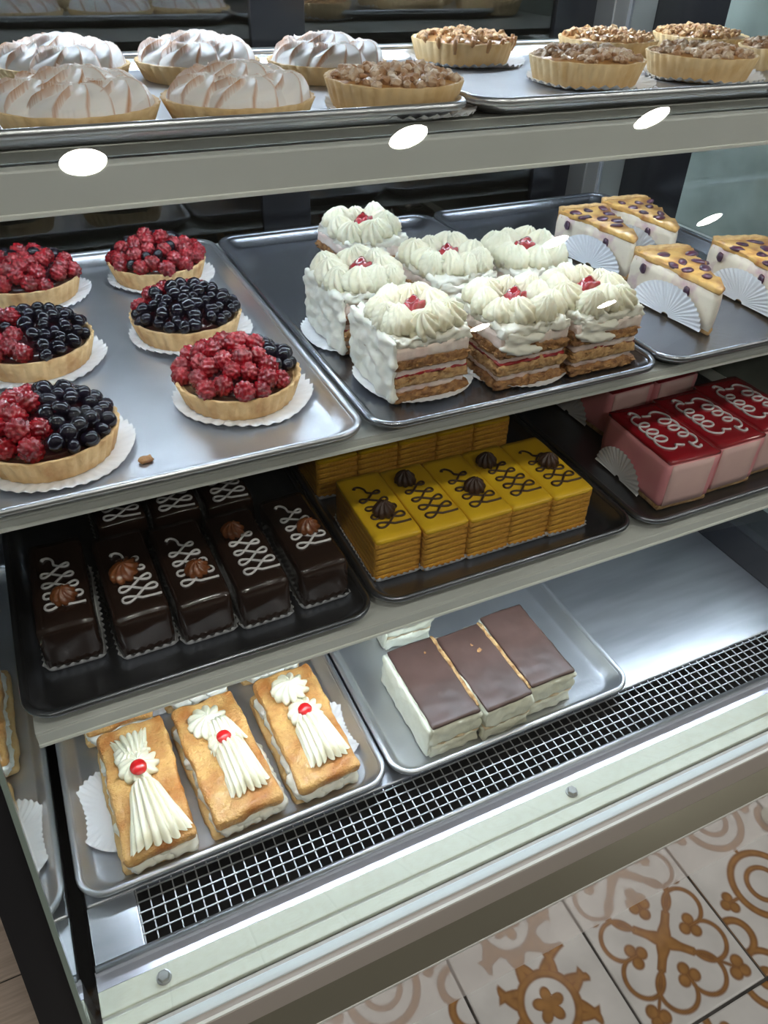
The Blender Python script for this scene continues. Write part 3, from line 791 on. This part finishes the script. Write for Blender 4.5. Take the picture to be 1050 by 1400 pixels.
def pink(label, x, y, rz, group, deco=True, fan=True):
    t = thing('pink_mousse_cake', label, 'cake', (x, y, ZC), rz, group)
    put('biscuit_base', pbs, t, (0, 0, .0008)); put('mousse', pbm, t, (0, 0, .0075)); put('jelly_top', pjm, t, (0, 0, PHt-.0060))
    put('cut_face', pcut, t, (-.003, -PDp/2-.0004, .0085))
    if deco:
        put('icing_squiggle', SQ_P, t, (-.019, .004, PHt+.0012), (0, 0, -.02), (.85, .98, 1)); put('icing_squiggle', SQ_P, t, (.016, -.004, PHt+.0012), (0, 0, PI+.05), (.85, .98, 1))
    if fan: put('pleated_paper', FAN, t, (-PWd/2-.0022, .014, .0012), (0, 0, -PI/2), (1.0, 1, .92))
PX = [(.6510, .5590, .10, 'next to the yellow cakes'), (.7275, .5640, .06, 'in the middle of the tray'), (.8045, .5720, .10, 'nearest the end glass')]
for i, (x, y, rz, lb) in enumerate(PX): pink('pink mousse cake with squiggled red top, front row '+lb, x, y, -rz*.0+.0+(-.05 if i == 0 else 0), 'front row of pink cakes')
for i, (x, lb) in enumerate(((.690, 'nearer the yellow cakes'), (.768, 'nearer the end glass'))): pink('pink mousse cake half hidden by the shelf above, back row '+lb, x, .722, .04, 'back row of pink cakes')

# ------------------------------------------------------------------ layered cakes topped with piped cream
NW, ND = .081, .094
def jag(m, h, seed, w=NW, d=ND, amp=.0042, name='pastry_layer', r=.0018): return mesh(name, *softbox(w, d, h, r, (30, 32, 4), amp, 130, seed), m)
NAP = []
for s in range(2):
    NAP.append([('pastry_layer', jag('puff', .0095, 1+s*9), .0004), ('cream_layer', jag('cream_pink', .0085, 2+s*9, NW-.006, ND-.006, .0016), .0085),
                ('pastry_layer', jag('puff_pale', .0105, 3+s*9), .0160), ('jam_layer', jag('jam', .0030, 14+s, NW-.004, ND-.004, .0016, r=.001), .0258), ('cream_layer', jag('cream_pink', .0080, 4+s*9, NW-.005, ND-.005, .0016), .0265),
                ('pastry_layer', jag('puff', .0110, 5+s*9), .0335), ('cream_layer', jag('cream_pink', .013, 6+s*9, NW-.002, ND-.002, .0022), .0430), ('cream_layer', jag('cream_white', .010, 7+s*9, NW-.002, ND-.002, .0050), .0540)])
def flakes_mesh(seed, z0, m):
    rd = random.Random(seed); V = []; Fc = []
    for i in range(110):
        side = rd.randrange(4); u = rd.uniform(-.5, .5); L = rd.uniform(.003, .009); wd = rd.uniform(.003, .009); th = rd.uniform(.0004, .0009)
        if side < 2: c = Vector((u*NW, (-1, 1)[side]*(ND/2-.0015), 0)); o = Vector((0, (-1, 1)[side], 0)); tn = Vector((1, 0, 0))
        else: c = Vector(((-1, 1)[side-2]*(NW/2-.0015), u*ND, 0)); o = Vector(((-1, 1)[side-2], 0, 0)); tn = Vector((0, 1, 0))
        z = rd.choice(z0)+rd.uniform(-.0035, .0035); tilt = rd.uniform(-.7, .5); b = len(V)
        c.z = max(.0012, z)
        ex = (o+Vector((0, 0, tilt))).normalized()*rd.uniform(.0014, .0042)
        for sgn in (-1, 1):
            for q in (0, 1):
                for dz in (0, th):
                    V.append(c+tn*sgn*wd*.5*(1-.35*q*rd.random())+ex*q*rd.uniform(.6, 1)+Vector((0, 0, dz+rd.uniform(0, .0006)))-o*.003*(1-q))
        for f in ((0, 1, 3, 2), (4, 6, 7, 5), (0, 4, 5, 1), (2, 3, 7, 6), (0, 2, 6, 4), (1, 5, 7, 3)): Fc.append(tuple(b+k for k in f))
    V = [Vector((v.x, v.y, max(.0004, v.z))) for v in V]
    return mesh('pastry_flakes', V, Fc, m, False)
FLK = [flakes_mesh(3, (.005, .021, .039), 'puff'), flakes_mesh(8, (.004, .021, .038), 'puff_pale')]
COAT = mesh('cream_coat', *softbox(.007, ND+.005, .062, .0030, (3, 34, 22), .0042, 55, 31), 'cream_white')
JAMT = mesh('jam_centre', *softbox(.026, .018, .010, .0045, (8, 8, 5), .0030, 120, 12), 'jam')
DRIP = mesh('cream_smear', *softbox(.030, .007, .024, .0034, (16, 4, 14), .0060, 70, 17), 'cream_white')
NX = [(.384, .862, .06, 'standing alone behind the others', 0), (.319, .722, .03, 'middle row by the berry tarts, side coated with cream', 1), (.3245, .610, .01, 'front row by the berry tarts, side coated with cream', 1), (.427, .728, .05, 'in the middle row between two others', 0), (.5205, .716, .04, 'in the middle row by the cheesecake slices', 0), (.4285, .594, .01, 'in the middle of the front row', 0), (.5150, .590, .0, 'front row by the cheesecake slices', 0)]
for i, (x, y, rz, lb, coat) in enumerate(NX):
    t = thing('layered_cream_cake', 'layered pastry cake with piped cream, '+lb, 'cake', (x, y, Z2+FL+.001), rz, 'layered cakes with piped cream')
    rd = random.Random(40+i)
    for nm, me, z in NAP[i % 2]:
        put(nm, me, t, (rd.uniform(-.0008, .0008), rd.uniform(-.0008, .0008), z), (0, 0, PI*(i % 3 == 1)))
    if coat: put('cream_coat', COAT, t, (-NW/2-.001, 0, .002))
    else: put('cream_smear', DRIP, t, (-NW*.22, -ND/2+.0015, .036), (0, .15, .02), (1.5, 1, .9))
    for f in FLK: put('pastry_flakes', f, t)['kind'] = 'stuff'
    for k in range(10):
        a = 2*PI*k/10+rd.uniform(-.08, .08)+i; c, s = math.cos(a), math.sin(a)
        rx = .0285/max(abs(c), abs(s), .78); 
        put('cream_rosette', (ROS, ROS2)[rd.randrange(2)], t, (c*rx*.98, s*rx*1.06, .0615), (-s*.28, c*.28, rd.random()*6), rd.uniform(.93, 1.08))
    put('jam_centre', JAMT, t, (.001, -.001, .0640), (0, 0, rd.random()*.8), (1, 1, 1.7))
DOL = doily_mesh(.062, seed=6, rip=.0010, up=.004, flutes=44)
for lb, x, y, z_, sc in (('under the front layered cake by the berry tarts', .330, .612, Z2, 1.0), ('under the middle front layered cake', .440, .597, Z2, .98), ('under the middle row layered cake by the berry tarts', .318, .73, Z2, 1.0), ('under the front layered cake by the cheesecake slices', .524, .590, Z2, .72)):
    doily('white pleated paper '+lb, x, y, z_+FL, 'papers under layered cakes', DOL, x*20, sc=sc)

# ------------------------------------------------------------------ cheesecake slices
def wedge_mesh(L, Wd, z0, z1, m, name, amp=.001, seed=0, inset=0, n=14, back=.010):
    """slice with its tip at -y; origin under the middle"""
    V = []; Fc = []
    def outline(k):
        pts = []; h = Wd/2-inset
        tip = -L/2+inset*2
        for i in range(n): f = i/n; pts.append((-.004*(1-f)-(h-.004)*f, tip+(L-inset*3)*f))
        for i in range(n): f = i/n; xx = -h+2*h*f; pts.append((xx, L/2-inset+back*(1-(2*f-1)**2)))
        for i in range(n): f = 1-i/n; pts.append((.004*(1-f)+(h-.004)*f, tip+(L-inset*3)*f))
        return pts
    rings = []
    for k in range(5):
        z = z0+(z1-z0)*k/4; rng = []
        for x, y in outline(k):
            q = noise.noise(Vector((x*90, y*90, z*90+seed)))*amp; s = 1+(-.03 if k in (0, 4) else 0)
            rng.append((x*s+q, y*s+q*.5, z+(noise.noise(Vector((x*60, y*60, seed)))*amp*1.5 if k == 4 else 0)))
        rings.append(rng)
    V, Fc = loft(rings)
    return mesh(name, V, Fc, m, True)
L_, W_ = .132, .080
WB = wedge_mesh(L_, W_, .005, .050, 'cheese', 'cheese_filling', .0012, 1)
WT = wedge_mesh(L_, W_+.001, .0485, .0555, 'cheese_top', 'baked_top', .0040, 2)
WC = wedge_mesh(L_, W_, .0006, .0065, 'cheese_crust', 'crust_base', .0010, 3)
WK = mesh('crust_back', *softbox(W_*.92, .012, .058, .003, (14, 4, 10), .0018, 110, 4), 'cheese_crust')
def pmesh(seed):
    bm = bmesh.new(); bmesh.ops.create_icosphere(bm, subdivisions=2, radius=.0075)
    for v in bm.verts: v.co *= 1+.22*noise.noise(v.co*200+Vector((seed, 0, 0))); v.co.z *= .38
    return from_bm(bm, 'baked_berry', 'purple_berry', True)
PBR = [pmesh(0), pmesh(5)]
FAN2 = fan_mesh(.056, 21)
CX = [(.716, .800, .10, 'behind the others, directly beyond the piped cream cakes', 3), (.800, .815, .12, 'furthest back by the end glass', 5), (.700, .628, .20, 'at the tray front beside the piped cream cakes', 7), (.815, .622, .30, 'at the front nearest the end glass', 9)]
for i, (x, y, rz, lb, sd) in enumerate(CX):
    t = thing('cheesecake_slice', 'baked berry cheesecake slice '+lb, 'cake slice', (x, y, Z2+FL+.0008), -rz, 'cheesecake slices')
    rd = random.Random(sd)
    put('cheese_filling', WB, t); put('baked_top', WT, t); put('crust_base', WC, t); put('crust_back', WK, t, (0, L_/2+.001, .0008))
    done = []
    for tries in range(200):
        f = rd.uniform(.22, .95); yy = -L_/2+L_*f; xx = rd.uniform(-1, 1)*(W_/2-.006)*f
        if len(done) < 8 and all(math.hypot(xx-a, yy-b) > .017 for a, b in done):
            done.append((xx, yy)); put('baked_berry', PBR[rd.randrange(2)], t, (xx, yy, .0555), (rd.uniform(-.3, .3), 0, rd.random()*6), (rd.uniform(.8, 1.6), rd.uniform(.7, 1.2), 1))
    for f, h in ((.35, .036), (.62, .030), (.85, .04)):
        put('baked_berry', PBR[0], t, (-W_/2*f-.001, -L_/2+L_*f, h), (0, PI/2, 0), .85)
    ang = math.atan2(W_/2-.004, L_)
    put('pleated_paper', FAN2, t, (-W_*.27-.0025, -.004, .001), (0, 0, -PI/2+ang*1.0), (1, 1, .70))

# ------------------------------------------------------------------ cream filled puff pastries
EW, ED = .072, .156
EB = mesh('pastry_base', *softbox(EW+.004, ED-.003, .013, .0042, (16, 30, 5), .0030, 45, 3), 'puff_under')
ET = [mesh('pastry_lid', *softbox(EW-.001, ED-.002, .014, .0045, (24, 46, 5), .0034, 36, s), 'puff_gold') for s in (5, 9)]
EC = [mesh('cream_filling', *softbox(EW-.008, ED-.008, .022, .006, (18, 34, 7), .0052, 75, s), 'cream_white') for s in (2, 6)]
EBL = mesh('cream_swirl', *softbox(.030, .022, .016, .007, (10, 8, 6), .0030, 120, 4), 'cream_white')
ZE = DK+FL
EX = [(-.0195, .500, -.02, 'next to the mirrored end', 1, 'front'), (.0665, .501, -.07, 'in the middle of the front row', 2, 'front'), (.1590, .5035, -.03, 'beside the chocolate topped slices', 3, 'front'),
      (-.030, .665, .0, 'next to the mirrored end', 1, 'back'), (.062, .676, .0, 'in the middle of the back row', 2, 'back'), (.156, .680, .0, 'beside the chocolate topped slices', 3, 'back')]
for i, (x, y, rz, lb, style, row) in enumerate(EX):
    t = thing('cream_puff_pastry', 'cream filled golden puff pastry, %s row %s' % (row, lb), 'pastry', (x, y, ZE), -rz, row+' row of cream puff pastries')
    rd = random.Random(70+i)
    put('pastry_base', EB, t, (-.003, .0075, .0005)); put('cream_filling', EC[i % 2], t, (-.001, .001, .0110))
    for k in range(5): put('cream_swirl', EBL, t, (-EW/2+.0095+rd.uniform(-.002, .001), -ED/2+.022+k*.028, .0125), (0, 0, PI/2+rd.uniform(-.3, .3)), rd.uniform(.8, 1.05))
    for k in range(3): put('cream_swirl', EBL, t, (-.020+k*.02, -ED/2+.011, .0125), (0, 0, rd.uniform(-.2, .2)), rd.uniform(.8, 1.0))
    if i == 1:
        for k in range(4): put('cream_swirl', EBL, t, (EW/2-.004, -ED/2+.016+k*.020, .0120), (0, 0, PI/2), .9)
    lid = put('pastry_lid', ET[i % 2], t, (0, .002, .0295), (math.radians(1.5), 0, 0))
    zt = .0445
    if style == 1:
        put('piped_cream', SHC3, t, (-.001, .026, zt-.001), (0, 0, PI+.05), (.92, .95, 1)); put('cream_rosette', CREST, t, (-.004, .036, zt-.001), (0, 0, .6), (.9, .9, .9))
        put('cream_rosette', CREST, t, (-.001, .018, zt-.001)); put('piped_cream', SHC, t, (-.002, .004, zt-.0015), (0, 0, .06), (1.05, 1, 1)); put('candied_cherry', CHERRY, t, (-.001, .010, zt+.0135), (0, 0, 0), 1.05)
    elif style == 2:
        put('cream_rosette', CREST, t, (-.004, .042, zt-.0005), (0, 0, .4), (1.05, 1.1, .9)); put('piped_cream', SHC3, t, (.004, .042, zt-.0005), (0, 0, .1), .95)
        put('piped_cream', SHC2, t, (.006, .014, zt-.001), (0, 0, .05), (1.05, 1.0, 1)); put('cream_rosette', CREST, t, (.004, .012, zt-.001), (0, 0, 1), .85); put('candied_cherry', CHERRY, t, (.004, .010, zt+.0125), (0, 0, 1), .95)
    else:
        put('cream_rosette', CREST, t, (.000, .046, zt-.001), (0, 0, .8), (1.05, 1.05, 1.1)); put('cream_rosette', CREST, t, (.004, .008, zt-.001), (0, 0, .2), (.95, .95, 1)); put('piped_cream', SHC2, t, (.003, .006, zt-.001), (0, 0, .08), (1.15, .92, 1)); put('candied_cherry', CHERRY, t, (.003, .006, zt+.0125), (0, 0, 2), .95)
doily('white pleated paper doily beside the front puff pastry by the mirrored end', -.045, .510, ZE-.0002, 'doilies by puff pastries', DOB, .4, sc=(.85, .92, 1))
doily('white pleated paper doily beside the front puff pastry next to the cream slices', .171, .510, ZE-.0002, 'doilies by puff pastries', DOB, 1.0, sc=(.80, .92, 1))
doily('white pleated paper doily between the back row puff pastries', .020, .665, ZE-.0002, 'doilies by puff pastries', DOB, 1.6, sc=.9)

# ------------------------------------------------------------------ chocolate topped cream slices
OW, OD, OH = .0645, .124, .056
oc = [('cream_layer', mesh('slice_cream', *softbox(OW, OD, .0205, .0025, (20, 34, 5), .0040, 70, s), 'slice_cream'), 0.0006) for s in (1, 2)]
ol = [mesh('slice_sponge', *softbox(OW-.003, OD-.002, .0045, .0014, (12, 20, 3), .0022, 110, s), 'slice_sponge') for s in (3, 4)]
oc2 = [mesh('slice_cream_b', *softbox(OW+.001, OD+.001, .028, .0028, (20, 34, 7), .0040, 70, s), 'slice_cream') for s in (5, 6)]
ot = [mesh('chocolate_top', *softbox(OW-.003, OD-.003, .0050, .0018, (20, 34, 3), .0011, 40, s), 'choc_top') for s in (7, 8)]
oside = mesh('cream_side', *softbox(.005, OD-.002, OH-.006, .0022, (3, 20, 10), .0026, 90, 9), 'slice_cream')
cr = mesh('pastry_strip', *softbox(.0045, OD-.01, .004, .0015, (3, 16, 2), .0016, 140, 5), 'puff_pale')
flk = mesh('crumb', *softbox(.007, .005, .0022, .001, (4, 4, 2), .0016, 300, 5), 'puff')
OX = [(.3125, .490, .0, 'next to the puff pastries'), (.3795, .486, .02, 'in the middle of the three'), (.4460, .494, .0, 'furthest from the puff pastries'), (.340, .655, -.06, 'standing behind the other three')]
for i, (x, y, rz, lb) in enumerate(OX):
    t = thing('cream_slice', 'white cream slice with smooth brown chocolate top '+lb, 'cake slice', (x, y, ZE), rz, 'chocolate topped cream slices')
    v = i % 2
    put('cream_layer', oc[v][1], t, (0, 0, .0006)); put('sponge_layer', ol[v], t, (0, 0, .0195)); put('cream_layer', oc2[v], t, (0, 0, .0232)); put('chocolate_top', ot[v], t, (0, 0, OH-.0052))
    if i in (0, 3): put('cream_side', oside, t, (-OW/2-.001, 0, .002))
    if i in (0, 1): put('pastry_strip', cr, t, (OW/2-.001, .003, OH-.003))
    if i == 1:
        put('crumb', flk, t, (.008, .020, OH-.001), (0, 0, .5)); put('crumb', flk, t, (.004, .032, OH-.001), (0, 0, 1.5), .6)
    if i == 0: put('crumb', flk, t, (.012, .040, OH-.001), (0, 0, 1.1), .5)
tag(put('pastry_crumb', flk, None, (.052, .560, Z2+FL+ZO), (0, 0, .3), 1.7), 'brown pastry crumb fallen on the berry tart tray', 'crumb')
